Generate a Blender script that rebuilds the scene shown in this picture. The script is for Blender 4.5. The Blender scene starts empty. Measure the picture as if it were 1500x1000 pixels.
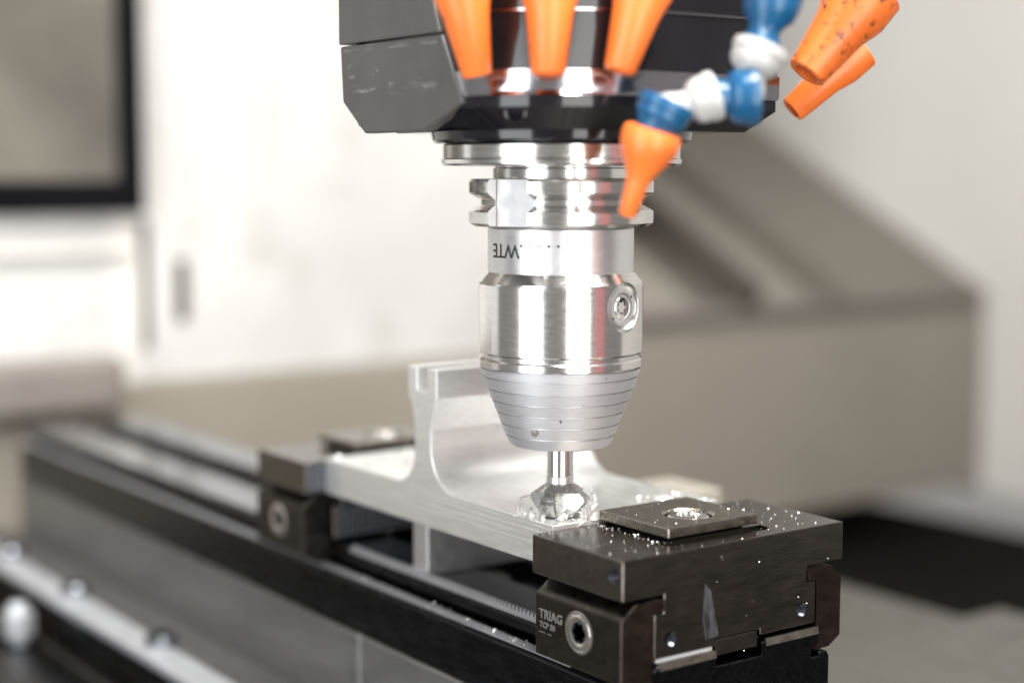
import bpy, bmesh, math, random
from mathutils import Vector, Matrix
S = 0.001                      # everything below is written in millimetres
R_ = math.radians
random.seed(11)
scn = bpy.context.scene
C = scn.collection

# ------------------------------------------------------------------ camera
cam = bpy.data.cameras.new('camera')
camo = bpy.data.objects.new('camera', cam); C.objects.link(camo)
cam.sensor_fit = 'HORIZONTAL'; cam.sensor_width = 36.0
cam.lens = 2340.0 / 1500.0 * 36.0
YAW = R_(35.7); PITCH = math.atan(250.0 / 2340.0)
CAM = Vector((432.5, -331.2, 118.6))
fwd = Vector((-math.cos(YAW) * math.cos(PITCH), math.sin(YAW) * math.cos(PITCH), -math.sin(PITCH)))
camo.location = CAM * S
camo.rotation_euler = fwd.to_track_quat('-Z', 'Y').to_euler()
cam.clip_start = 0.01; cam.clip_end = 60.0
cam.dof.use_dof = True
cam.dof.focus_distance = 0.540
cam.dof.aperture_fstop = 3.25
cam.dof.aperture_blades = 0
scn.camera = camo

# ------------------------------------------------------------------ world, lamps, exposure
w = bpy.data.worlds.new('World'); scn.world = w; w.use_nodes = True
bg = w.node_tree.nodes['Background']
bg.inputs[0].default_value = (1.0, 0.965, 0.92, 1)
bg.inputs[1].default_value = 0.22
scn.view_settings.view_transform = 'Standard'
scn.view_settings.look = 'None'
scn.view_settings.exposure = 0.40
scn.view_settings.gamma = 1.0
scn.view_settings.use_curve_mapping = False
scn.cycles.max_bounces = 8
scn.cycles.sample_clamp_indirect = 6.0
scn.cycles.use_denoising = True

def lamp(name, loc, aim, sx, sy, power, col=(1, 1, 1), spread=180):
    l = bpy.data.lights.new(name, 'AREA'); l.shape = 'RECTANGLE'
    l.size = sx * S; l.size_y = sy * S; l.energy = power; l.color = col; l.spread = R_(spread)
    o = bpy.data.objects.new(name, l); C.objects.link(o)
    o.location = Vector(loc) * S
    o.rotation_euler = (Vector(aim) - Vector(loc)).to_track_quat('-Z', 'Y').to_euler()
    return o
def polar(phi, r, z): return (r * math.cos(R_(phi)), r * math.sin(R_(phi)), z)
lamp('door_light_left', polar(-78, 1300, 120), (0, 0, 60), 700, 1650, 17.5, (.95, .975, 1))
lamp('door_light_right', polar(-13, 1300, 120), (0, 0, 60), 640, 1650, 16.5, (1, .985, .96))
lamp('red_streak_light', polar(17, 1250, 150), (0, 0, 60), 330, 1100, 0.40, (1, .07, .09))  # unseen red lamp added to put a red streak on the holder
lamp('machine_work_light', (-230, -60, 780), (-640, 330, 20), 520, 160, 5.6, (1, .985, .95), 150)

lamp('front_fill_light', (330, 10, 700), (-30, 15, 10), 600, 260, 2.9, (1, .985, .95), 75)  # unseen fill lamp added to brighten the workpiece web and plate

# ------------------------------------------------------------------ materials
def newmat(name):
    m = bpy.data.materials.new(name); m.use_nodes = True
    return m, m.node_tree.nodes, m.node_tree.links, m.node_tree.nodes['Principled BSDF']
def surf(name, col, metal=0.0, rough=0.5, var=0.12, rvar=0.08, scale=60, stretch=(1, 1, 1), bump=0.0, bscale=None,
         spots=None, spot_scale=400, spot_amt=0.62, spot_soft=.05, coat=0.0, spec=0.5, fine=None):
    """principled material with broken-up colour, roughness and relief"""
    m, N, L, P = newmat(name)
    tc = N.new('ShaderNodeTexCoord'); mp = N.new('ShaderNodeMapping'); mp.inputs['Scale'].default_value = stretch
    L.new(tc.outputs['Object'], mp.inputs[0])
    n1 = N.new('ShaderNodeTexNoise'); n1.inputs['Scale'].default_value = scale; n1.inputs['Detail'].default_value = 6
    n1.inputs['Roughness'].default_value = .62
    L.new(mp.outputs[0], n1.inputs['Vector'])
    r = N.new('ShaderNodeMapRange'); r.inputs['From Min'].default_value = .3; r.inputs['From Max'].default_value = .7
    r.inputs['To Min'].default_value = 1 - var; r.inputs['To Max'].default_value = 1 + var
    L.new(n1.outputs['Fac'], r.inputs['Value'])
    mx = N.new('ShaderNodeMix'); mx.data_type = 'RGBA'; mx.blend_type = 'MULTIPLY'; mx.inputs['Factor'].default_value = 1
    mx.inputs['A'].default_value = (*col, 1); L.new(r.outputs[0], mx.inputs['B'])
    out = mx.outputs['Result']
    if spots:
        n3 = N.new('ShaderNodeTexNoise'); n3.inputs['Scale'].default_value = spot_scale; n3.inputs['Detail'].default_value = 3
        L.new(tc.outputs['Object'], n3.inputs['Vector'])
        r3 = N.new('ShaderNodeMapRange'); r3.inputs['From Min'].default_value = spot_amt; r3.inputs['From Max'].default_value = spot_amt + spot_soft
        L.new(n3.outputs['Fac'], r3.inputs['Value'])
        m3 = N.new('ShaderNodeMix'); m3.data_type = 'RGBA'
        L.new(r3.outputs[0], m3.inputs['Factor']); L.new(out, m3.inputs['A']); m3.inputs['B'].default_value = (*spots, 1)
        out = m3.outputs['Result']
    L.new(out, P.inputs['Base Color'])
    P.inputs['Metallic'].default_value = metal
    P.inputs['Specular IOR Level'].default_value = spec
    P.inputs['Coat Weight'].default_value = coat; P.inputs['Coat Roughness'].default_value = .08
    r2 = N.new('ShaderNodeMapRange'); r2.inputs['From Min'].default_value = .3; r2.inputs['From Max'].default_value = .7
    r2.inputs['To Min'].default_value = max(.02, rough - rvar); r2.inputs['To Max'].default_value = rough + rvar
    n2 = N.new('ShaderNodeTexNoise'); n2.inputs['Scale'].default_value = scale * 2.3; n2.inputs['Detail'].default_value = 4
    L.new(mp.outputs[0], n2.inputs['Vector']); L.new(n2.outputs['Fac'], r2.inputs['Value'])
    L.new(r2.outputs[0], P.inputs['Roughness'])
    if bump:
        n4 = N.new('ShaderNodeTexNoise'); n4.inputs['Scale'].default_value = bscale or scale * 4; n4.inputs['Detail'].default_value = 3
        L.new(mp.outputs[0], n4.inputs['Vector'])
        b = N.new('ShaderNodeBump'); b.inputs['Strength'].default_value = bump; b.inputs['Distance'].default_value = .0002
        L.new(n4.outputs['Fac'], b.inputs['Height']); L.new(b.outputs[0], P.inputs['Normal'])
    return m
def grid_mat(name, col, pitch_mm, rough=.4):
    """cross-knurled steel: a fine square relief"""
    m, N, L, P = newmat(name)
    tc = N.new('ShaderNodeTexCoord'); sp = N.new('ShaderNodeSeparateXYZ'); L.new(tc.outputs['Object'], sp.inputs[0])
    hs = []
    for ax in ('Y', 'Z'):
        k = N.new('ShaderNodeMath'); k.operation = 'MULTIPLY'; k.inputs[1].default_value = 2 * math.pi / (pitch_mm * S); L.new(sp.outputs[ax], k.inputs[0])
        s = N.new('ShaderNodeMath'); s.operation = 'SINE'; L.new(k.outputs[0], s.inputs[0]); hs.append(s)
    mn = N.new('ShaderNodeMath'); mn.operation = 'MINIMUM'; L.new(hs[0].outputs[0], mn.inputs[0]); L.new(hs[1].outputs[0], mn.inputs[1])
    b = N.new('ShaderNodeBump'); b.inputs['Strength'].default_value = .9; b.inputs['Distance'].default_value = .0005
    L.new(mn.outputs[0], b.inputs['Height']); L.new(b.outputs[0], P.inputs['Normal'])
    P.inputs['Base Color'].default_value = (*col, 1); P.inputs['Metallic'].default_value = 1; P.inputs['Roughness'].default_value = rough
    return m
M = {}
M['white_wall'] = surf('white enamel', (.60, .593, .572), 0, .42, .09, .08, 9, spots=(.50, .49, .465), spot_scale=16, spot_amt=.56, spot_soft=.22)
M['wall_grey'] = surf('pale grey enamel', (.70, .68, .64), 0, .42, .04, .05, 5)
M['beige'] = surf('beige enamel', (.29, .262, .22), 0, .34, .08, .06, 5)
M['cover'] = surf('steel way cover', (.225, .205, .172), .35, .38, .08, .06, 8)
M['cover_light'] = surf('pale way cover edge', (.33, .305, .262), .2, .38, .06, .06, 8)
M['black_rubber'] = surf('black rubber', (.004, .004, .005), 0, .8, .2, .1, 30, spec=.08)
M['window'] = surf('tinted window', (.135, .125, .105), 0, .12, .38, .03, 5)  # large-scale tone noise stands in for reflections in the pane
M['tray'] = surf('dark chip tray', (.008, .007, .006), 0, .85, .3, .1, 12, spec=.06)
M['brown_grey'] = surf('brown grey rubber', (.20, .175, .155), 0, .5, .08, .05, 15)
M['brown_dark'] = surf('dark brown seal and cover shade', (.075, .066, .054), 0, .5, .1, .05, 15)
M['table'] = surf('cast table', (.092, .086, .076), .4, .42, .12, .1, 30, bump=.15)
M['rail'] = surf('blackened steel', (.026, .027, .031), 1, .26, .25, .08, 50, (1, 6, 6), .15)
M['rail_edge'] = surf('ground rail edge', (.50, .505, .53), .8, .38, .1, .08, 80, (1, 6, 6))
M['rail_top'] = surf('ground rail top', (.26, .27, .30), 1, .20, .15, .06, 50, (.6, 8, 8), .2)
M['riser'] = surf('grey ground riser', (.25, .25, .247), .9, .40, .08, .08, 35, (1, 4, 4), .12)
M['ledge'] = surf('bright riser ledge', (.52, .53, .555), .5, .36, .08, .08, 40)
M['jaw'] = surf('burnished jaw steel', (.135, .122, .108), 1, .20, .22, .06, 60, (6, 1.2, 5), .12, 380, (.22, .20, .175), 900, .70)
M['jaw_dark'] = surf('burnished key steel', (.062, .055, .049), 1, .33, .25, .08, 70, (1.5, 1, 3), .22, 500)
M['key_end'] = surf('reddish key steel', (.056, .042, .036), 1, .36, .25, .08, 70, (4, 1, 2), .2, 500)
M['plate'] = surf('ground clamp plate', (.27, .245, .21), 1, .30, .14, .08, 90, (8, 1, 1), .2, 300)
M['steel'] = surf('polished steel', (.70, .69, .675), 1, .165, .06, .04, 120, (1, 1, 9), .015, spots=(.60, .585, .56), spot_scale=160, spot_amt=.60, spot_soft=.2)
M['steel_mid'] = surf('ground steel', (.62, .615, .60), 1, .19, .08, .05, 120, (1, 1, 12), .08)
M['satin'] = surf('satin chromed steel', (.66, .66, .68), .9, .50, .05, .06, 150, (1, 1, 14), .10, 300, (.16, .13, .10), 420, .725)
M['satin_clean'] = surf('satin nickel', (.70, .70, .705), 1, .34, .04, .06, 150, (1, 1, 14), .08)
M['satin_flat'] = surf('milled satin steel', (.60, .60, .61), 1, .46, .05, .05, 150)
M['carbide'] = surf('ground cutter steel', (.40, .395, .385), 1, .27, .14, .08, 300, (1, 1, 3), .2, 900)
M['flute'] = surf('ground flute', (.44, .44, .44), 1, .36, .16, .08, 500, (6, 6, 1), .5, 900)
M['dark_hole'] = surf('dark hole', (.02, .02, .02), .6, .4, .1, .1, 50)
M['thread'] = surf('thread steel', (.10, .11, .13), 1, .25, .1, .05, 90)
M['alu'] = surf('milled aluminium', (.87, .868, .86), .93, .40, .09, .08, 260, (.22, .8, 5), .22, 700)
M['chip'] = surf('bright aluminium swarf', (.93, .925, .91), .6, .5, .05, .1, 300)
M['swarf'] = surf('fine swarf', (.90, .89, .86), 1, .2, .05, .1, 300)
M['orange'] = surf('orange plastic', (.76, .165, .028), 0, .38, .10, .06, 60, spots=(.42, .085, .02), spot_scale=240, spot_amt=.60, spot_soft=.2)
M['orange_dirty'] = surf('dirty orange plastic', (.66, .135, .022), 0, .40, .10, .06, 60, spots=(.10, .035, .012), spot_scale=330, spot_amt=.56, spot_soft=.16)
M['blue'] = surf('blue plastic', (.003, .070, .165), 0, .30, .08, .06, 60)
M['grey_plastic'] = surf('pale grey plastic', (.38, .38, .37), 0, .35, .05, .06, 60)
M['head_grey'] = surf('dark grey casting paint', (.068, .067, .064), 0, .40, .12, .08, 40, (1, 1, 1), .12, 260, (.19, .185, .175), 95, .71)
M['gloss_black'] = surf('gloss black enamel', (.008, .0075, .009), 0, .12, .2, .05, 40, coat=.15, spec=.4)
M['band'] = surf('polished spindle band', (.52, .51, .55), 1, .16, .08, .05, 60)
M['scuff'] = surf('scuffed bare metal', (.34, .335, .32), .3, .5, .45, .1, 500, (1, 1, 9))
def ragged(m, scale, lo, hi, stretch):
    N, L = m.node_tree.nodes, m.node_tree.links; P = N['Principled BSDF']
    tc = N.new('ShaderNodeTexCoord'); mp = N.new('ShaderNodeMapping'); mp.inputs['Scale'].default_value = stretch
    n = N.new('ShaderNodeTexNoise'); n.inputs['Scale'].default_value = scale; n.inputs['Detail'].default_value = 4
    r = N.new('ShaderNodeMapRange'); r.inputs['From Min'].default_value = lo; r.inputs['From Max'].default_value = hi
    L.new(tc.outputs['Object'], mp.inputs[0]); L.new(mp.outputs[0], n.inputs['Vector']); L.new(n.outputs['Fac'], r.inputs['Value']); L.new(r.outputs[0], P.inputs['Alpha'])
ragged(M['scuff'], 300, .50, .95, (.35, 1, 3.0))
M['ink'] = surf('black laser marking', (.012, .012, .012), 0, .6, .1, .05, 50)
M['etch'] = surf('laser etched marking', (.27, .265, .255), .7, .5, .15, .05, 300)
M['residue'] = surf('dried coolant residue', (.085, .083, .090), 0, .5, .2, .1, 200)
ragged(M['residue'], 200, .42, .85, (1, 1.2, .5))
M['knurl'] = grid_mat('knurled steel', (.11, .115, .13), 2.6)

# ------------------------------------------------------------------ builders
def link_mesh(name, me, mat, parent=None, smooth=None):
    if mat is not None: me.materials.append(M[mat] if isinstance(mat, str) else mat)
    if smooth:
        for p in me.polygons: p.use_smooth = True
        me.set_sharp_from_angle(angle=R_(smooth))
    o = bpy.data.objects.new(name, me); C.objects.link(o)
    if parent is not None: o.parent = parent
    return o
def tag(o, label, cat, group=None):
    o['label'] = label; o['category'] = cat
    if group: o['group'] = group
    return o
def thing(name, loc, label, cat, group=None):
    o = bpy.data.objects.new(name, None); C.objects.link(o); o.location = Vector(loc) * S
    o.empty_display_size = .01
    return tag(o, label, cat, group)
def struct(o): o['kind'] = 'structure'; return o
def bm_obj(name, bm, mat, parent=None, org=(0, 0, 0), smooth=None, bevel=0.0, seg=2):
    """bm in scene millimetres; org = parent's / object's own origin in millimetres"""
    if bevel:
        bmesh.ops.remove_doubles(bm, verts=bm.verts, dist=1e-4)
        bmesh.ops.bevel(bm, geom=[e for e in bm.edges if e.calc_face_angle(0) > .3], offset=bevel, segments=seg, profile=.5, affect='EDGES', clamp_overlap=True)
    bmesh.ops.recalc_face_normals(bm, faces=bm.faces)
    po = Vector(org)
    for v in bm.verts: v.co = (v.co - po) * S
    me = bpy.data.meshes.new(name); bm.to_mesh(me); bm.free()
    o = link_mesh(name, me, mat, parent, smooth)
    if parent is None: o.location = po * S
    return o
def add_box(bm, x0, x1, y0, y1, z0, z1):
    vs = [bm.verts.new((x, y, z)) for x in (x0, x1) for y in (y0, y1) for z in (z0, z1)]
    for f in ((0, 1, 3, 2), (4, 6, 7, 5), (0, 4, 5, 1), (2, 3, 7, 6), (0, 2, 6, 4), (1, 5, 7, 3)): bm.faces.new([vs[i] for i in f])
    return bm
def box(x0, x1, y0, y1, z0, z1): return add_box(bmesh.new(), x0, x1, y0, y1, z0, z1)
def add_prism(bm, pts, axis, a, b):
    """pts: 2-D outline; axis 'x' -> pts are (y,z); 'y' -> (x,z); 'z' -> (x,y)"""
    f = {'x': lambda p, t: (t, p[0], p[1]), 'y': lambda p, t: (p[0], t, p[1]), 'z': lambda p, t: (p[0], p[1], t)}[axis]
    A = [bm.verts.new(f(p, a)) for p in pts]; B = [bm.verts.new(f(p, b)) for p in pts]
    n = len(pts)
    bm.faces.new(A); bm.faces.new(B[::-1])
    for i in range(n): bm.faces.new((A[i], B[i], B[(i + 1) % n], A[(i + 1) % n]))
    return bm
def prism(pts, axis, a, b): return add_prism(bmesh.new(), pts, axis, a, b)
def frame_to(d):
    d = Vector(d).normalized(); up = Vector((0, 0, 1)) if abs(d.z) < .95 else Vector((1, 0, 0))
    x = up.cross(d).normalized(); y = d.cross(x)
    return x, y, d
def add_lathe(bm, prof, base=(0, 0, 0), d=(0, 0, 1), n=96, close=True):
    """prof: (radius, height) pairs turned round the axis d through base"""
    x, y, z = frame_to(d); b = Vector(base); rings = []
    for r, h in prof:
        if r < 1e-5: rings.append([bm.verts.new(b + z * h)]); continue
        rings.append([bm.verts.new(b + z * h + (x * math.cos(2 * math.pi * i / n) + y * math.sin(2 * math.pi * i / n)) * r) for i in range(n)])
    for A, B in zip(rings, rings[1:]):
        if len(A) == 1 and len(B) == 1: continue
        for i in range(n):
            j = (i + 1) % n
            if len(A) == 1: bm.faces.new((A[0], B[j], B[i]))
            elif len(B) == 1: bm.faces.new((A[i], A[j], B[0]))
            else: bm.faces.new((A[i], A[j], B[j], B[i]))
    if close:
        for Rg in (rings[0], rings[-1]):
            if len(Rg) > 2: bm.faces.new(Rg)
    return bm
def lathe(prof, base=(0, 0, 0), d=(0, 0, 1), n=96): return add_lathe(bmesh.new(), prof, base, d, n)
def add_sweep(bm, path, radii, n=20):
    P = [Vector(p) for p in path]; rings = []
    x = None
    for i, p in enumerate(P):
        d = (P[min(i + 1, len(P) - 1)] - P[max(i - 1, 0)]).normalized()
        if x is None: x, y, _ = frame_to(d)
        x = (x - d * x.dot(d)).normalized(); y = d.cross(x)
        rings.append([bm.verts.new(p + (x * math.cos(2 * math.pi * k / n) + y * math.sin(2 * math.pi * k / n)) * radii[i]) for k in range(n)])
    for A, B in zip(rings, rings[1:]):
        for k in range(n): bm.faces.new((A[k], A[(k + 1) % n], B[(k + 1) % n], B[k]))
    bm.faces.new(rings[0]); bm.faces.new(rings[-1]); return bm
def bm_mesh(bm):
    bmesh.ops.recalc_face_normals(bm, faces=bm.faces)
    for v in bm.verts: v.co *= S
    me = bpy.data.meshes.new('tmp'); bm.to_mesh(me); bm.free(); return me
def cut(target, cutters):
    """subtract closed bmeshes (scene millimetres) from a finished object; only the result stays"""
    smooth = any(p.use_smooth for p in target.data.polygons)
    off = target.matrix_basis.translation + (target.parent.matrix_basis.translation if target.parent else Vector())
    tmp = []
    for bm in cutters:
        me = bm_mesh(bm); o = bpy.data.objects.new('tmp', me); C.objects.link(o); o.location = -off + target.matrix_basis.translation
        o.parent = target.parent if target.parent else None
        if target.parent is None: o.location = Vector()
        tmp.append(o)
        md = target.modifiers.new('cut', 'BOOLEAN'); md.object = o; md.operation = 'DIFFERENCE'; md.solver = 'EXACT'
    dg = bpy.context.evaluated_depsgraph_get(); dg.update()
    me = bpy.data.meshes.new_from_object(target.evaluated_get(dg))
    target.modifiers.clear(); old = target.data; target.data = me; bpy.data.meshes.remove(old)
    for o in tmp:
        m_ = o.data; bpy.data.objects.remove(o); bpy.data.meshes.remove(m_)
    if smooth: me.set_sharp_from_angle(angle=R_(14))
def text_mesh(body, size, extrude=.05, bold=0.0):
    cu = bpy.data.curves.new('tmp', 'FONT'); cu.body = body; cu.size = size; cu.extrude = extrude; cu.align_x = 'LEFT'; cu.resolution_u = 3; cu.offset = bold
    o = bpy.data.objects.new('tmp', cu); C.objects.link(o)
    dg = bpy.context.evaluated_depsgraph_get(); dg.update()
    me = bpy.data.meshes.new_from_object(o.evaluated_get(dg))
    bpy.data.objects.remove(o); bpy.data.curves.remove(cu); return me
def copy_tree(o, parent=None):
    c = o.copy(); C.objects.link(c)
    if parent is not None: c.parent = parent
    for ch in [k for k in bpy.data.objects if k.parent == o]: copy_tree(ch, c)
    return c

# ------------------------------------------------------------------ the setting
LX = -620.0                                                    # front face of the rear way-cover box
struct(bm_obj('chip_tray', box(-1400, 600, -520, 1030, -262, -250), 'tray'))
ledge = struct(bm_obj('rear_ledge', box(LX - 500, LX, -700, 1029.5, -205, -30), 'beige', org=(LX, 0, -30), bevel=3))
wall = struct(bm_obj('rear_wall', box(LX - 60, LX - 4, -700, 470, -29.5, 900), 'white_wall', org=(LX, 0, -30), bevel=2))
bm_obj('wall_seam', box(LX - 5, LX - 2.5, 88, 108, -29, 92), 'wall_grey', wall, (LX, 0, -30), bevel=.8)
bm_obj('sill_strip', box(LX - 5, LX + 3, -700, 100, 62, 66), 'wall_grey', wall, (LX, 0, -30), bevel=1)
for yy, z0, z1, wd in ((111, -6, 84, 4.0), (139, 12, 56, 5.0)):
    bm_obj('slot', box(LX - 5, LX - 3, yy - wd, yy + wd, z0, z1), 'brown_dark', wall, (LX, 0, -30))
struct(bm_obj('side_wall', box(-1500, 700, 1030, 1050, -215, 1100), 'wall_grey', org=(0, 1030, 0)))
# the sloped telescopic cover behind the tool: inclined plates, each one overlapping the next, and one dark shade plate
def slope_pt(t): return (LX - 6 - 346 * t, -16 + 183 * t)
cover = struct(bm_obj('way_cover', prism([(LX - 2, -29.8), (LX - 6, -16), slope_pt(1.6), (LX - 620, -29.8)], 'y', 470.5, 1029.3), 'cover', org=(LX, 750, -30)))
def slab(name, y0, y1, off, thick, mat, t0=0.0, t1=1.55):
    a, b = slope_pt(t0), slope_pt(t1)
    nx, nz = 183 / 391.4, 346 / 391.4
    pts = [(a[0] + nx * off, a[1] + nz * off), (b[0] + nx * off, b[1] + nz * off), (b[0] + nx * (off + thick), b[1] + nz * (off + thick)), (a[0] + nx * (off + thick), a[1] + nz * (off + thick))]
    return bm_obj(name, prism(pts, 'y', y0, y1), mat, cover, (LX, 750, -30), bevel=1.5)
slab('cover_plate', 812, 1029, .5, 12, 'cover')
slab('cover_plate', 806, 812.5, .5, 26, 'cover')
slab('cover_plate', 706, 800, .5, 6, 'cover_light')
slab('cover_plate', 686, 702, .5, 34, 'brown_dark', .0)
slab('cover_plate', 472, 640, .5, 8, 'cover_light')
slab('cover_plate', 472, 684, 9, 8, 'brown_dark', .40)  # dark plate stands in for the spindle head's shadow on the cover
slab('cover_bead', 472, 1028, .6, 9, 'brown_grey', -.01, .035)
for yy in (850, 930, 1000):
    bm_obj('rivet', lathe([(4, 0), (4, 1.6), (2.6, 2.8), (0, 3)], (LX + .1, yy, -48), (1, 0, 0), 20), 'cover_light', ledge, (LX, 0, -30), smooth=40)
win = thing('enclosure_window', (LX, 0, 200), 'black framed tinted viewing window in the white rear wall', 'window')
for a in ((LX - 4, LX + 10, 92, 108, 90, 700), (LX - 4, LX + 10, -500, 92, 90, 112)):
    bm_obj('window_frame', box(*a), 'black_rubber', win, (LX, 0, 200), bevel=2)
bm_obj('pane', box(LX - 3, LX + 1, -500, 92, 112, 700), 'window', win, (LX, 0, 200))
rb = bm_obj('rubber_rail', box(LX + 2, LX + 26, -400, 86, -44, -6), 'brown_grey', org=(LX, 0, -44), bevel=8, seg=3)
tag(rb, 'brown grey rounded rubber buffer rail below the black framed window', 'buffer rail')

# machine table: two plates and a T-slot gap
TZ = -130.0
table = struct(bm_obj('machine_table', box(-560, -124, -420, 385, TZ - 60, TZ), 'table', org=(-300, 0, TZ), bevel=2))
bm_obj('table_plate', box(-112, 420, -420, 392, TZ - 60, TZ + 9), 'table', table, (-300, 0, TZ), bevel=3)
for y0, hh in ((-78, 3), (-104, 9), (-136, 4), (-190, 6)):
    bm_obj('slot_edge', box(-555, -130, y0, y0 + 22, TZ + .5, TZ + hh), 'rail', table, (-300, 0, TZ), bevel=1)

# ------------------------------------------------------------------ vise base
CY = 27.9
VX0, VX1 = -520.0, 61.0
vb = thing('machine_vise', (-230, CY, TZ), 'long blackened steel vise rail on a grey riser with bright bolted ledges', 'vise')
vo = (-230, CY, TZ)
def mir(pts): return pts + [(2 * CY - y, z) for y, z in reversed(pts)]
rail_pts = mir([(-14.6, -66.8), (-14.6, -47.0), (-13.2, -45.2), (-9.6, -45.2), (-9.6, -46.6), (-6.0, -46.6), (-6.0, -43.6), (-9.2, -42.0), (-9.2, -38.6), (-7.4, -37.0), (17.6, -37.0), (17.6, -41.6), (18.6, -41.6)])
bm_obj('rail', prism(rail_pts, 'x', VX0, VX1), 'rail', vb, vo, bevel=.35, seg=1)
for s in (-1, 1):
    ys = (CY + s * 42.7, CY + s * 38.1)
    bm_obj('rail_edge', box(VX0 + .3, VX1 - 36, min(ys), max(ys), -45.15, -44.7), 'rail_edge', vb, vo)
    ys = (CY + s * 35.0, CY + s * 12.5)
    bm_obj('rail_top', box(VX0 + .3, VX1 - .4, min(ys), max(ys), -36.95, -36.4), 'rail_top', vb, vo, bevel=.15, seg=1)
    bm = bmesh.new(); y = CY + s * 35.2
    yy = (y, y + s * .9)
    x = -130.0
    add_box(bm, -132, 14, min(yy), max(yy), -38.4, -36.2)
    while x < 13:
        add_prism(bm, [(x, -36.25), (x + 1.9, -36.25), (x + 1.55, -34.2), (x + .9, -34.2)], 'y', min(yy) + .02, max(yy) - .02); x += 2.25
    bm_obj('toothed_rack', bm, 'rail_edge', vb, vo)
# ground end chamfers of the rail head and an added pale strip imitating light in the gap over the left one
for y0, y1 in ((-7.0, 17.4), (39.9, 64.8)):
    bm_obj('end_chamfer', prism([(VX1 + .02, -38.6), (VX1 + .35, -38.6), (VX1 - .3, -36.2), (VX1 - 1.2, -36.2)], 'y', y0, y1), 'plate', vb, vo)
bm_obj('gap_glint', box(VX1 - 3.2, VX1 - 1.6, -7.2, 17.0, -36.35, -35.1), 'ledge', vb, vo)  # added pale strip, its colour imitates the bright light in the gap
# riser: two blocks with a seam between them, then the bright bolted ledge
rz0 = TZ + .2
for a, b in ((VX0 - 2, -113.4), (-112.4, VX1 - 4)):
    bm_obj('riser', box(a, b, -15.2, 71, rz0, -67.2), 'riser', vb, vo, bevel=.8)
bm_obj('riser_joint', box(-113.6, -112.2, -14.6, 70.5, rz0, -67.6), 'ledge', vb, vo)
led = bm_obj('ledge', box(VX0 - 20, VX1 - 20, -54, -38.5, -105, -100), 'ledge', vb, vo, bevel=1.2)
cut(led, [lathe([(8.2, -9), (8.2, 6)], (x, -40.5, -100), n=32) for x in (-462, -361, -251, -146, -41)])
bm_obj('inner_ledge', box(VX0 - 20, VX1 - 20, -38.4, -15.4, -105, -101.5), 'riser', vb, vo, bevel=.6)  # darker material stands in for the riser reflected in the ledge
bm_obj('ledge_foot', box(VX0 - 18, VX1 - 22, -50, -15.6, rz0, -105.2), 'rail', vb, vo)
for x in (-462, -361, -251, -146, -41):
    sc = bm_obj('cap_screw', lathe([(0, -9.2), (7.4, -9.2), (7.4, 2.6), (6.6, 3.4), (3.8, 3.4), (3.8, -3), (0, -3)], (x, -41, -98.5), n=32), 'rail_top', vb, vo, smooth=40)
st = thing('clamp_nut', (-378, -66, TZ), 'pale hexagon nut and stud beside the bright riser ledge', 'nut')
so = (-378, -66, TZ)
bm_obj('washer', lathe([(11, .2), (11, 3), (5, 3)], so, n=40), 'rail', st, so, smooth=40)
bm_obj('stud', lathe([(5, 3.1), (5, 24), (4.2, 25)], so, n=24), 'ledge', st, so, smooth=40)
bm_obj('nut', prism([(so[0] + 8.5 * math.cos(k * math.pi / 3), so[1] + 8.5 * math.sin(k * math.pi / 3)) for k in range(6)], 'z', TZ + 8, TZ + 20), 'ledge', st, so, bevel=.6)

# ------------------------------------------------------------------ vise jaws
JB = -14.5; JT = -1.5
def screw(parent, org, c, d, r, name='screw', sock=.46):
    """cap screw lying in a counterbore: bright rim, head and a six-lobed socket"""
    c = Vector(c); d = Vector(d).normalized()
    rim = bm_obj(name, lathe([(r * .50, -1.2), (r * .50, .12), (r * .58, .30), (r * .80, .42), (r * .84, .25), (r * .88, .30), (r * .98, .20), (r, 0), (r, -1.2)], c, d, 64), 'steel', parent, org, smooth=35)
    x, y, z = frame_to(d); bm = bmesh.new()
    pts = []
    for k in range(48):
        a = 2 * math.pi * k / 48; rr = r * (.42 + .08 * math.cos(6 * a)); pts.append(c + x * rr * math.cos(a) + y * rr * math.sin(a))
    A = [bm.verts.new(p + d * .10) for p in pts]; B = [bm.verts.new(p - d * 2.4) for p in pts]
    out = [bm.verts.new(c + d * .10 + (p - c).normalized() * r * .52) for p in pts]
    for i in range(48):
        j = (i + 1) % 48
        bm.faces.new((A[i], A[j], B[j], B[i])); bm.faces.new((out[i], out[j], A[j], A[i]))
    bm.faces.new(B)
    bm_obj('socket', bm, 'thread', rim, org, smooth=40)
    return rim
def threaded(parent, org, c, d, r):
    c = Vector(c); prof = []
    for k in range(14): prof += [(r, -k * .9 - .05), (r * .84, -k * .9 - .5)]
    bm = add_lathe(bmesh.new(), prof, c, d, 32, close=False)
    bm.faces.new([v for v in bm.verts][-32:])
    return bm_obj('thread', bm, 'thread', parent, org)
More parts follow.
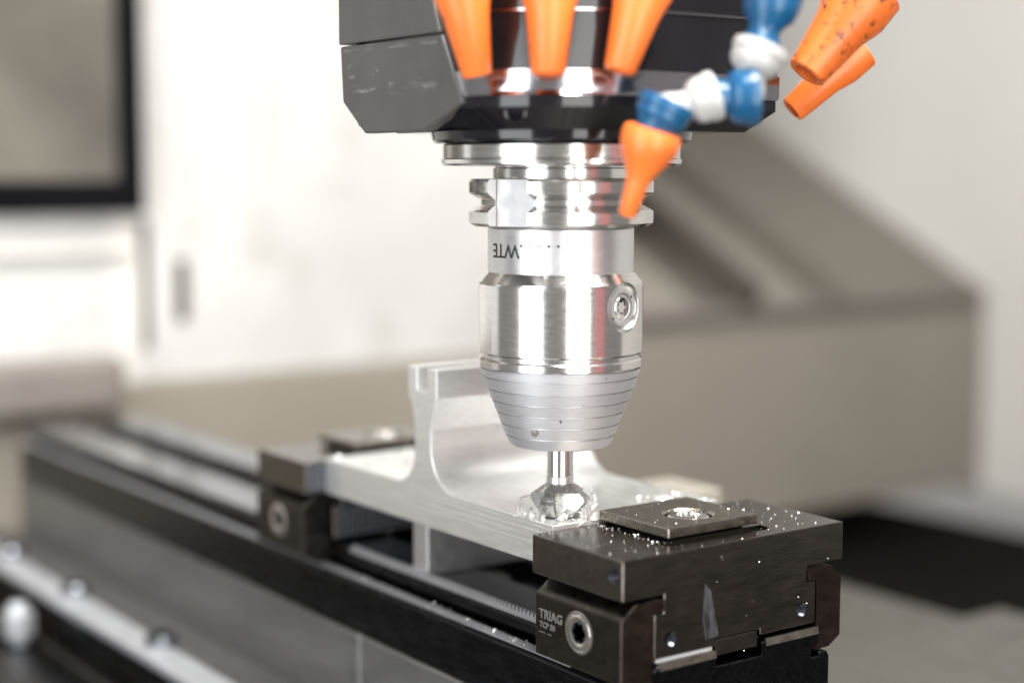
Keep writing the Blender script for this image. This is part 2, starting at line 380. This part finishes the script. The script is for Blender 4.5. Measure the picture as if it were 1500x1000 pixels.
def jaw(x0, x1, face, label, near):
    """face +1: the work lies towards -x of the jaw; -1: towards +x"""
    org = (x0 + (x1 - x0) / 2, CY, -36.4)
    t = thing('vise_jaw', org, label, 'vise jaw', 'sliding jaws of the vise')
    Y0, Y1 = -21.3, 77.2
    xo = x1 if face > 0 else x0                               # outer end
    xi = x0 if face > 0 else x1                               # clamping end
    tee = [(Y0, JT), (Y1, JT), (Y1, JB), (60.2, JB), (60.2, -20.4), (64.4, -20.4), (64.4, -35.0), (38.2, -35.0), (38.2, -32.8), (17.8, -32.8), (17.8, -35.0), (-8.2, -35.0), (-8.2, -20.4), (-4.2, -20.4), (-4.2, JB), (Y0, JB)]
    blk = bm_obj('jaw_block', prism(tee, 'x', x0, x1), 'jaw', t, org, bevel=.4)
    if near:
        holes = [(xo, -1.2, -29.4), (xo, 57.5, -29.5)]
        hc = (xo - 4.6 * face, Y0, -6.8)
        cut(blk, [lathe([(2.5, -14), (2.5, 3)], h, (face, 0, 0), 32) for h in holes] +
                 [lathe([(2.7, -14), (2.7, 3)], hc, (0, -1, 0), 32),
                  prism([(47.0, 3.4), (51.6, 3.4), (53.4, 5), (53.4, 47), (51.6, 50), (47, 50)], 'z', -2.6, 3)])
        for h in holes: threaded(t, org, (xo - .15 * face, h[1], h[2]), (face, 0, 0), 2.48)
        threaded(t, org, (hc[0], Y0 + .05, hc[2]), (0, -1, 0), 2.68)
    if near:
        bm = bmesh.new(); pts_ = [(-0.0, JB + 1), (2.6, JB - 2), (4.6, -24), (6.2, -31.8), (.6, -32.4), (-.8, -26), (-.6, -20)]
        add_prism(bm, [(13.2 + y_, z_) for y_, z_ in pts_], 'x', xo + .03, xo + .06)
        bm_obj('coolant_residue', bm, 'residue', blk, org)
    # tongue in the rail slot
    bm_obj('tongue', box(x0 + .6, x1 - .25, 18.3, 37.4, -38.8, -33.1), 'jaw', t, org, bevel=.3, seg=1)
    # clamping keys at both sides, hooked under the rail head
    for s in (-1, 1):
        Yk = CY + s * 50.4; mk = lambda d: CY + s * d
        pts = [(mk(37.0), -20.0), (mk(32.4), -19.8), (mk(32.4), -15.9), (mk(43.6), -15.9), (mk(48.6 + (1.2 if s < 0 else 0)), -20.6), (mk(48.6 + (1.2 if s < 0 else 0)), -41.0), (mk(43.2), -44.4), (mk(36.9), -44.4), (mk(35.6), -43.8), (mk(37.0), -42.4)]
        kx0, kx1 = (x0 + 2.6, x1 + .25) if face > 0 else (x0 - .25, x1 - 2.6)
        k = bm_obj('clamping_key', prism(pts, 'x', kx0, kx1), 'jaw_dark', t, org, bevel=.4)
        end = [(CY + (y - CY) * .992, z * .994 - .18) for y, z in pts]
        bm_obj('key_end', prism(end, 'x', xo + .22 * face, xo + .45 * face), 'key_end', k, org)
        if s < 0:
            sx = (x0 + x1) / 2 + 2.2 * face
            c = (sx, CY - 49.8, -29.0)
            cut(k, [lathe([(7.4, -4), (7.4, 4)], c, (0, -1, 0), 48)])
            screw(k, org, (sx, CY - 49.5, -29.0), (0, -1, 0), 7.2)
            if near:
                for body, size, px, pz in (('TRIAG', 4.4, 17.6, -28.4), ('TCP 50', 2.7, 17.8, -31.5), ('------  ----', 1.7, 17.8, -33.6)):
                    me = text_mesh(body, size, .04, size * .022)
                    me.transform(Matrix.Translation(((Vector((px, CY - 49.8 - .04, pz)) - Vector(org)) * S)) @ Matrix.Scale(S, 4) @ Matrix.Rotation(R_(90), 4, 'X'))
                    link_mesh('lettering', me, 'etch', k)
                bm = bmesh.new()
                for k_ in range(14):
                    a = R_(-60 + 110 * k_ / 13); px = 38 + 10 * math.cos(a); pz = -28.7 + 9 * math.sin(a)
                    add_box(bm, px - .3, px + .3, CY - 49.86, CY - 49.7, pz - .5, pz + .5)
                bm_obj('wear_mark', bm, 'key_end', k, org)
    # loose ground plate on top with its screw
    px0, px1 = (12.6, 48.6) if near else (x0 + 3, x1 - 8)
    pl = bm_obj('clamp_plate', box(px0, px1, 7.2, 47.4, -.4, 3.0), 'plate', t, org, bevel=.45)
    pc = ((px0 + px1) / 2 + 4, 28.4, 3.0)
    cut(pl, [lathe([(8.2, -3.0), (8.2, -.9), (10.4, 1.4)], pc, n=48)])
    bm_obj('screw', lathe([(7.4, -1.2), (7.4, .5), (6.6, 1.2), (4.2, 1.45), (3.9, -.6), (0, -.6)][::-1], (pc[0], pc[1], pc[2] - 1.7), n=48), 'steel', pl, org, smooth=35)
    bm_obj('plate_foot', box(px0 + 1.2, px1 - 4, 10.5, 44, JT - .02, -.42), 'dark_hole', pl, org, bevel=.2, seg=1)
    if not near:
        bm_obj('knurled_face', box(x1 + .02, x1 + .8, Y0 + .6, Y1 - .6, JB + .6, JT - .6), 'knurl', t, org)
        bm_obj('knurled_face', box(x1 - .1, x1 + .5, -7.6, 63.8, -34.4, -20.8), 'knurl', t, org)
    return t
jaw(12.8, 59.8, 1, 'dark burnished vise jaw with etched lettering and a swarf-covered ground plate', True)
jaw(-188.0, -144.8, -1, 'vise jaw with cross-knurled grip face, behind the upright web of the workpiece', False)

# ------------------------------------------------------------------ workpiece and its support
WY0, WY1 = -12.6, 62.0
def arc(cx, cz, r, a0, a1, n=14): return [(cx + r * math.cos(R_(a0 + (a1 - a0) * i / n)), cz + r * math.sin(R_(a0 + (a1 - a0) * i / n))) for i in range(n + 1)]
prof = [(-143.9, -14.4), (12.6, -14.4), (12.6, 0), (-46.5, 0)]
prof += arc(-46.5, 16.2, 16.2, -90, -180, 18)[1:]
prof += [(-62.6, 22.5), (-61.4, 27.5), (-58.8, 34.6), (-58.6, 45.3), (-64.8, 45.3), (-64.8, 36.6), (-72.0, 36.6), (-72.0, 45.3), (-78.3, 45.3), (-78.2, 35.2), (-75.0, 28.5), (-73.9, 22.5), (-73.9, 14.0)]
prof += arc(-87.9, 14.0, 14.0, 0, -90, 14)[1:] + [(-143.9, 0)]
wp = bm_obj('workpiece', prism(prof, 'y', WY0, WY1), 'alu', org=(-65, 25, -14.4), bevel=.22, seg=1)
tag(wp, 'bright milled aluminium workpiece with flat plate and slotted upright web clamped between the jaws', 'workpiece')
bm = bmesh.new()
for z in (-1.6, -3.5, -5.6, -7.8):
    add_box(bm, -60 + 6 * z, 12.4, WY0 - .14, WY0 + .02, z - .13, z + .13)
bm_obj('tool_mark', bm, 'alu', wp, (-65, 25, -14.4))
wp_s = bm_obj('support_parallel', box(-84.2, -74.0, -7.2, 62, -36.3, -14.5), 'satin_flat', org=(-79, 27, -36.3), bevel=.5)
tag(wp_s, 'narrow upright metal parallel standing on the rail under the workpiece', 'parallel')
stp = bm_obj('stop_post', box(-112, -78, 128, 150, TZ + .2, -21), 'cover_light', org=(-104, 139, TZ), bevel=1)
tag(stp, 'pale metal stop post standing behind the workpiece plate', 'stop')

# ------------------------------------------------------------------ tool holder, cutter
th = thing('tool_holder', (0, 0, 23), 'silver steel chuck tool holder hanging from the spindle with stepped grey nose', 'tool holder')
to = (0, 0, 23)
bm_obj('neck', lathe([(22, 116.0), (23.2, 116.1), (23.2, 119.2), (22.6, 119.6), (22.6, 127)], n=128), 'steel_mid', th, to, smooth=14)
fl = bm_obj('flange', lathe([(24, 100.1), (29.8, 100.1), (31.4, 101.2), (31.5, 104.9), (30.8, 105.6), (27.4, 107.3), (27.4, 108.9), (30.8, 110.7), (31.5, 111.4), (31.5, 114.9), (30.6, 115.9), (22, 115.9)], n=160), 'steel', th, to, smooth=14)
def rbox(phi, r0, r1, hw, z0, z1):
    c, s = math.cos(R_(phi)), math.sin(R_(phi)); bm = bmesh.new()
    add_prism(bm, [(r0 * c + hw * s, r0 * s - hw * c), (r1 * c + hw * s, r1 * s - hw * c), (r1 * c - hw * s, r1 * s + hw * c), (r0 * c - hw * s, r0 * s + hw * c)], 'z', z0, z1); return bm
cut(fl, [rbox(-72, 25.4, 50, 8.05, 95, 125), rbox(108, 25.4, 50, 8.05, 95, 125)])
bm_obj('drive_slot', rbox(-72, 22, 25.7, 7.9, 100.3, 115.7), 'satin_flat', th, to)
bm_obj('collar', lathe([(20, 82.0), (24.9, 82.1), (24.9, 99.2), (24.5, 100.0), (20, 100.0)], n=160), 'satin_clean', th, to, smooth=14)
body = bm_obj('body', lathe([(20, 57.1), (27.7, 57.1), (28.2, 57.7), (28.2, 80.6), (28.0, 81.2), (25.3, 84.6), (24.6, 84.8), (20, 84.8)], n=192), 'steel', th, to, smooth=14)
PH = 12.5; bd = Vector((math.cos(R_(PH)), math.sin(R_(PH)), 0)); bz = Vector((0, 0, 73.6))
cut(body, [lathe([(8.4, 0), (8.4, 6)], bz + bd * 26.3, bd, 64)])
boss = bm_obj('screw_seat', lathe([(4.2, -2), (4.2, .25), (4.6, .45), (6.9, .45), (7.2, .25), (8.3, .22), (8.3, -1)], bz + bd * 26.3, bd, 64), 'satin_clean', body, to, smooth=35)
for a in (35, 215):
    x, y, z = frame_to(bd); p = bz + bd * 26.72 + x * 5.8 * math.cos(R_(a)) + y * 5.8 * math.sin(R_(a))
    bm_obj('pin_hole', lathe([(.45, 0), (.45, .06)], p, bd, 12), 'dark_hole', boss, to)
screw(body, to, bz + bd * 26.2, bd, 4.3, 'clamp_screw')
# stepped nose: grooved rim and seven steps
bm_obj('groove', lathe([(15, 55.4), (27.2, 55.4), (27.2, 57.2), (15, 57.2)], n=160), 'steel_mid', th, to, smooth=14)
bm_obj('rim', lathe([(15, 52.3), (27.5, 52.3), (28.05, 52.8), (28.05, 55.0), (27.7, 55.6), (15, 55.6)], n=160), 'steel', th, to, smooth=14)
steps = [(27.5, 26.9, 52.35, 49.4), (26.5, 25.5, 49.4, 45.2), (25.0, 23.9, 45.2, 41.2), (23.5, 22.3, 41.2, 37.2), (21.9, 20.8, 37.2, 33.2), (20.5, 19.3, 33.2, 29.2)]
for ra, rb_, za, zb in steps:
    bm_obj('nose_step', lathe([(9, zb + .02), (rb_ - .12, zb + .02), (rb_, zb + .16), (ra, za - .45), (ra - .9, za - .5), (ra - .9, za - .02), (9, za - .02)], n=160), 'satin', th, to, smooth=14)
bm_obj('nose_step', lathe([(4.9, 24.9), (15.2, 24.9), (16.6, 25.1), (17.4, 25.6), (17.8, 26.4), (18.9, 28.75), (18.1, 28.7), (18.1, 29.18), (9, 29.18)], n=160), 'satin', th, to, smooth=20)
bm_obj('stain', lathe([(0, 0), (1.25, .0), (.8, .14), (0, .16)], Vector((math.cos(R_(-62)), math.sin(R_(-62)), 0)) * 20.55 + Vector((0, 0, 31.6)), (math.cos(R_(-62)), math.sin(R_(-62)), -.3), 14), 'cover', th, to, smooth=60)
# upside-down lettering wrapped round the collar
me = text_mesh('. . . . .WTE', 7.0, .03, .045)
xs = [v.co.x for v in me.vertices]; xm = max(xs)
for v in me.vertices:
    s = (xm - v.co.x); hz = v.co.y
    phi = R_(-35.7 - 66) + s * .92 / 24.9
    rr = 25.0 + v.co.z
    v.co = Vector((rr * math.cos(phi), rr * math.sin(phi), 94.4 - hz * .95 - 23)) * S
link_mesh('lettering', me, 'ink', th)

mc = thing('milling_cutter', (0, 0, .2), 'short fluted steel cutter held in the chuck above the plate edge', 'cutter')
mo = (0, 0, .2)
bm_obj('shank', lathe([(3, 14.2), (4.5, 14.2), (4.5, 25.5), (3, 25.5)], n=64), 'steel', mc, mo, smooth=30)
bm_obj('shank_collar', lathe([(3, 11.2), (4.35, 11.2), (4.75, 11.7), (4.75, 13.9), (4.4, 14.3), (3, 14.3)], n=64), 'satin_clean', mc, mo, smooth=30)
head = bm_obj('cutting_head', lathe([(0, .25), (6.6, .25), (7.2, .6), (10.3, 5.2), (10.6, 6.4), (10.0, 7.4), (6.2, 10.4), (4.75, 11.3), (3, 11.3)], n=128), 'carbide', mc, mo, smooth=14)
def flute(a):
    """wedge with a flat ground floor, leaning like a helix"""
    bm = prism([(4.2, .6), (14, 3.6), (14, 15), (3.0, 13.5)], 'z', -9, 7.6)
    m_ = Matrix.Rotation(R_(a), 4, 'Z') @ Matrix.Translation((4.2, .6, 3)) @ Matrix.Rotation(R_(-14), 4, 'Y') @ Matrix.Rotation(R_(10), 4, 'X') @ Matrix.Translation((-4.2, -.6, -3))
    bm.transform(m_); return bm
cut(head, [flute(-35.7 - 118 + 90 * k) for k in range(4)])

# ------------------------------------------------------------------ spindle head
sh = thing('spindle_head', (0, 0, 127), 'dark spindle head with grey side plates and gloss black nose above the tool', 'spindle')
so = (0, 0, 127)
def outline(h, c, near, n=10):
    """square of half width h, corners cut by c, the corner facing +x -y rounded from `near`"""
    p0, p1 = Vector((near, -h)), Vector((h, -near)); pts = []
    mid = (p0 + p1) / 2; out = Vector((1, -1)).normalized(); chord = (p1 - p0).length
    for i in range(n + 1):
        t = i / n; pts.append(p0.lerp(p1, t) + out * chord * .17 * (1 - (2 * t - 1) ** 2))
    g = h + 4; c2 = c * .4
    pts += [Vector((h, g - c2)), Vector((h - c2, g)), Vector((-h + c, g)), Vector((-h, g - c)), Vector((-h, -h + c)), Vector((-h + c, -h))]
    return pts
def loft(secs, cap=True):
    bm = bmesh.new(); rings = [[bm.verts.new((p.x, p.y, z)) for p in pts] for pts, z in secs]
    n = len(rings[0])
    for A, B in zip(rings, rings[1:]):
        for i in range(n): bm.faces.new((A[i], A[(i + 1) % n], B[(i + 1) % n], B[i]))
    bm.faces.new(rings[0]); bm.faces.new(rings[-1]); return bm
bm_obj('nose_housing', loft([(outline(49.8, 5, 14), 149.3), (outline(49.8, 5, 4), 167.4)]), 'gloss_black', sh, so, smooth=25)
bm_obj('upper_housing', loft([(outline(50.6, 5, 3.6), 168.0), (outline(50.6, 5, -2), 330)]), 'gloss_black', sh, so, smooth=25)
bm_obj('housing_seam', loft([(outline(49.0, 5, 5), 167.3), (outline(49.0, 5, 5), 168.1)]), 'band', sh, so, smooth=25)
bm_obj('polished_band', loft([(outline(50.0, 5, 17.5), 141.6), (outline(50.3, 5, 15), 143), (outline(50.3, 5, 14), 149.3)]), 'band', sh, so, smooth=20)
low = bm_obj('lower_housing', loft([(outline(42.5, 6, 20), 131.2), (outline(49.5, 5, 18.5), 138), (outline(49.5, 5, 17.5), 141.5)]), 'gloss_black', sh, so, smooth=25)
hd = Vector((1, -1, 0)).normalized()
hp = Vector((32.6, -42.6, 136.4))
bm_obj('vent_hole', lathe([(0, -4), (2.7, -4), (2.8, .2), (3.3, .5), (3.7, .2), (3.7, -3)], hp, (.55, -.83, -.05), 32), 'gloss_black', low, so, smooth=40)
bm_obj('nose_disc', lathe([(20, 127.6), (42.4, 127.6), (43.6, 128.6), (44.2, 131.3), (20, 131.3)], n=128), 'gloss_black', sh, so, smooth=30)
bm_obj('gauge_ring', lathe([(23.5, 120.2), (39.8, 120.2), (40.6, 120.9), (40.8, 122.2), (40.2, 122.6), (40.2, 126.9), (39.4, 127.5), (23.5, 127.5)], n=160), 'steel', sh, so, smooth=14)
# grey cast side plates with the seam between them
up = [(-59.3, 330), (-60, 161.9), (4.0, 161.9), (-2, 180), (-30, 330)]
lo = [(-59.6, 161.3), (-58.2, 142.2), (-43.5, 131.2), (-6.5, 131.4), (16.2, 139.6), (4.6, 161.3)]
bm_obj('side_plate', prism(up, 'y', -51.6, -46), 'head_grey', sh, so, bevel=.6)
sp_ = bm_obj('side_plate', prism(lo, 'y', -51.2, -46), 'head_grey', sh, so, bevel=.6)
bm_obj('head_casting', box(-59.4, -30, -46.2, 49.5, 133, 330), 'head_grey', sh, so, bevel=3)
for x0, x1, z0, z1 in ((-27.2, -25.2, 142.8, 147.8), (-25.0, -6.0, 143.2, 148.4), (-53, -36, 144.8, 147.6), (-14, 2, 143.6, 147.0), (-50.5, -47, 136.8, 139.6), (-57, 2, 158.6, 161.0), (-54, -50, 150, 156)):
    bm_obj('scuff', box(x0, x1, -51.26, -51.1, z0, z1), 'scuff', sp_, so)

# ------------------------------------------------------------------ coolant nozzles and jointed hose
def nozzle(tip, top, r0, r1, mat, label, cat='nozzle', ball=True):
    tip, top = Vector(tip), Vector(top); d = (top - tip).normalized(); L_ = (top - tip).length
    t = thing('coolant_nozzle', tip, label, cat, 'orange coolant nozzles round the spindle nose')
    pr = [(r0 * .62, .0), (r0 * .62, -.0), (r0 * .8, -.1), (r0, .5), (r1, L_ * .8), (r1 * 1.25, L_), (r1 * 1.3, L_ + 8), (r1, L_ + 9)]
    bm_obj('nozzle_cone', lathe([(r0 * .6, 6), (r0 * .66, .1), (r0 * .9, 0), (r0, .5), (r1 * .96, L_ * .72), (r1 * 1.22, L_), (r1 * 1.26, L_ + 9), (r1 * .8, L_ + 10)], tip, d, 48), mat, t, tip, smooth=40)
    if ball: bm_obj('ball_joint', lathe([(r1 * .5, L_ + 9), (r1 * .95, L_ + 11), (r1 * 1.05, L_ + 15), (r1 * .8, L_ + 18), (r1 * .5, L_ + 20)], tip, d, 40), 'blue', t, tip, smooth=60)
    return t
nozzle((27.8, -53.4, 147.1), (27.2, -58.6, 172), 4.6, 7.4, 'orange', 'orange nozzle over the corner of the grey side plate')
nozzle((44.3, -38.9, 147.2), (42.9, -37.2, 172), 5.2, 7.4, 'orange', 'upright orange nozzle at the middle of the gloss black nose')
nozzle((56.7, -21.5, 148.2), (58.9, -14.5, 172), 4.8, 7.6, 'orange', 'tilted orange nozzle beside the jointed blue and grey hose')
nozzle((58.5, 56.0, 150.0), (64.8, 70.6, 170.5), 6.6, 9.6, 'orange_dirty', 'dirty orange nozzle with dark grime and a wide body')
nozzle((30.6, 78.4, 139.6), (39.4, 93.0, 155.0), 4.8, 6.2, 'orange', 'small orange nozzle with a dark open mouth against the pale wall', ball=False)

hose = thing('coolant_hose', (87.6, 7.7, 190), 'jointed blue and pale grey coolant hose ending in a long orange nozzle', 'hose')
ho = (87.6, 7.7, 190)
hp_ = [Vector(p) for p in ((91, 17, 193), (87.6, 5.2, 151.0), (86.0, .9, 140.4), (79.6, -8.6, 139.4), (73.0, -18.4, 135.4), (71.4, -20.8, 129.4))]
cols = ['blue', 'grey_plastic', 'blue', 'grey_plastic', 'blue']
for i in range(5):
    a, b = hp_[i], hp_[i + 1]; d = b - a; Ln = d.length
    sc_ = (1.2, 1.0, 1.06, .88, 1.04)[i]
    # flared cup at the start gripping the ball above it, waist, ball at the end
    if i == 0: pr = [(6, -8), (7.4, -4), (7.2, Ln - 17), (6.4, Ln - 13), (4.4, Ln - 10.5), (3.9, Ln - 8.5), (4.9, Ln - 5), (5.5, Ln - 1), (5.0, Ln + 2), (3.4, Ln + 4)]
    elif i == 4: pr = [(5.6, -3.8), (7.7, -3.9), (8.2, -3.5), (8.2, -1.0), (7.7, -.7), (7.6, 1.6), (6.4, 3.4), (5.4, Ln - 1), (5.5, Ln + 2), (3.0, Ln + 4)]
    else: pr = [(6.0, -4.4), (8.0, -4.5), (8.5, -4.1), (8.5, -1.8), (8.0, -1.5), (7.8, 1.2), (6.7, 3.2), (5.0, 4.3), (4.9, Ln - 6.4), (6.0, Ln - 3.6), (6.4, Ln - .4), (5.8, Ln + 2.4), (3.4, Ln + 4.2)]
    bm_obj('hose_joint', lathe([(r * sc_, h) for r, h in pr], a, d, 48), cols[i], hose, ho, smooth=32)
a = hp_[-1]; tip = Vector((64.8, -24.9, 105.2)); d = tip - a; Ln = d.length
bm_obj('nozzle_tip', lathe([(6.8, -1.6), (8.4, -1.0), (9.0, 1.0), (8.6, 4.4), (6.9, 8.0), (4.2, 12.6), (3.5, 15), (2.7, Ln - .6), (2.3, Ln), (1.4, Ln), (1.3, Ln - 5)], a, d, 48), 'orange', hose, ho, smooth=45)

# ------------------------------------------------------------------ swarf
def curl(c, r, turns, wdt, axis, phase, pitch, jit=.12):
    x, y, z = frame_to(axis); c = Vector(c); bm = bmesh.new(); n = int(26 * turns) + 6; prev = None
    for i in range(n):
        t = i / (n - 1); a = phase + t * turns * 2 * math.pi; rr = r * (1 - .35 * t) * (1 + jit * math.sin(5.3 * a + phase))
        p = c + (x * math.cos(a) + y * math.sin(a)) * rr + z * pitch * t
        wv = z * wdt * (.55 + .45 * math.sin(math.pi * min(1, t * 1.3 + .08))) + (x * math.cos(a) + y * math.sin(a)) * wdt * .25
        cur = (bm.verts.new(p - wv * .5), bm.verts.new(p + wv * .5))
        if prev: bm.faces.new((prev[0], prev[1], cur[1], cur[0]))
        prev = cur
    bmesh.ops.solidify(bm, geom=bm.faces[:], thickness=.09)
    return bm
GRP = 'curled chips heaped round the cutter'
rnd = random.Random(5)
right = Vector((.5835, .812, 0)); toward = Vector((.812, -.5835, 0))
def put_chip(u, t, z, r, turns, wdt, phase, pitch, yaw, tilt, label):
    c = right * u + toward * t + Vector((0, 0, z))
    ax = toward * math.cos(R_(yaw)) + right * math.sin(R_(yaw)) + Vector((0, 0, math.sin(R_(tilt))))
    ch = bm_obj('chip', curl(c, r * 1.15, turns, wdt * 1.35, ax, phase, pitch, .05), 'chip', org=c, smooth=60)
    tag(ch, label, 'chip', GRP)
LC = 'thin curled bright aluminium chip at the foot of the cutter'
# broad arched ribbons in front of the cutter
for a_ in ((-2.6, 9.4, 1.2, 3.0, .62, 2.6, 2.9, .5, -14, 8), (1.6, 9.6, 1.0, 2.3, .8, 2.4, .4, .8, 40, 20), (5.4, 9.0, 2.2, 3.6, .72, 2.4, 2.6, .6, 12, 10), (5.6, 9.2, 1.8, 1.9, .9, 1.8, 2.2, .5, 20, 0),
           (9.4, 6.2, 2.0, 2.6, .8, 2.0, 1.2, 1.2, 50, 16), (8.6, 8.2, 1.2, 1.7, .9, 1.5, 4.4, .9, -20, 30), (.2, 10.4, .9, 1.4, .8, 1.6, 1.0, 1.0, 65, 40), (11.0, 3.6, 2.8, 2.4, .6, 1.6, .3, 1.4, 60, -20)):
    put_chip(*a_, 'broad arched white chip curling up in front of the cutter')
# wiry ringlets on the left
for a_ in ((-14.4, 3.0, 3.4, 2.5, 1.3, .7, .2, 1.6, 8, 10), (-12.6, 4.2, 2.2, 2.0, 1.5, .6, 2.2, 2.0, -25, 20), (-15.6, 2.2, 2.0, 1.7, 1.4, .6, 4.0, 1.2, 30, 0), (-11.6, 2.6, 4.8, 2.3, 1.2, .7, 1.2, 1.4, -10, 25), (-10.0, 6.4, 1.5, 2.1, .9, 1.3, 5.0, 1.0, 35, 50),
           (-13.2, 5.0, 1.2, 1.5, 1.2, .8, 3.2, 1.1, 60, 40), (-8.6, 8.2, 1.0, 1.7, .8, 1.4, .8, .9, -50, 30)):
    put_chip(*a_, 'thin wiry chip ringlet lying beside the cutter on the plate')
for a_ in ((9.4, 2.2, 9.2, 1.6, .8, 1.0, 2.0, .8, 30, 10), (10.4, 3.0, 6.6, 1.9, .8, 1.2, 3.0, .8, 45, 30)):
    put_chip(*a_, 'small chip sticking to the flank of the cutter')
# fine swarf sprinkled over jaw, plate and rail: nobody could count it
bm = bmesh.new()
def grain(p, s):
    rot = Matrix.Rotation(rnd.uniform(0, 6.28), 3, Vector((rnd.random(), rnd.random(), rnd.random() + .1)).normalized())
    vs = [bm.verts.new(Vector(p) + rot @ (Vector(v) * s)) for v in ((1, 1, 1), (1, -1, -1), (-1, 1, -1), (-1, -1, 1))]
    for f in ((0, 1, 2), (0, 3, 1), (0, 2, 3), (1, 3, 2)): bm.faces.new([vs[i] for i in f])
for k in range(90): grain((rnd.uniform(13, 59), rnd.uniform(48.5, 76), JT + .12), rnd.choice((.08, .1, .12, .18)))
for k in range(36): grain((rnd.uniform(13, 59), rnd.uniform(-20, 6), JT + .12), rnd.choice((.08, .1, .12, .16)))
for k in range(35): grain((rnd.uniform(12.8, 50), rnd.uniform(3, 7), JT + .15), rnd.choice((.15, .2, .3)))
for k in range(40): grain((rnd.uniform(13, 48), rnd.uniform(8, 46), 3.1), rnd.choice((.1, .14, .2)))
for k in range(16): grain((rnd.uniform(52, 59.5), rnd.uniform(-20, 76), JT + .15), rnd.choice((.12, .16, .24)))
for k in range(70): grain((rnd.uniform(-120, 16), rnd.uniform(-14, -9), -44.5), rnd.choice((.12, .18, .26)))
for k in range(16): grain((rnd.uniform(-146, -112), rnd.uniform(-6, 40), .2), rnd.choice((.5, .7, .9)))
for k in range(30): grain((rnd.uniform(-8, 10), rnd.uniform(38, 60), .3), rnd.choice((.3, .45, .6)))
for k in range(12): grain((60.0, rnd.uniform(-8, 70), rnd.uniform(-44, -5)), rnd.choice((.12, .16)))
sw = bm_obj('fine_swarf', bm, 'swarf', org=(36, 28, JT)); sw['kind'] = 'stuff'
tag(sw, 'fine bright aluminium swarf sprinkled over the jaw and rail', 'swarf')
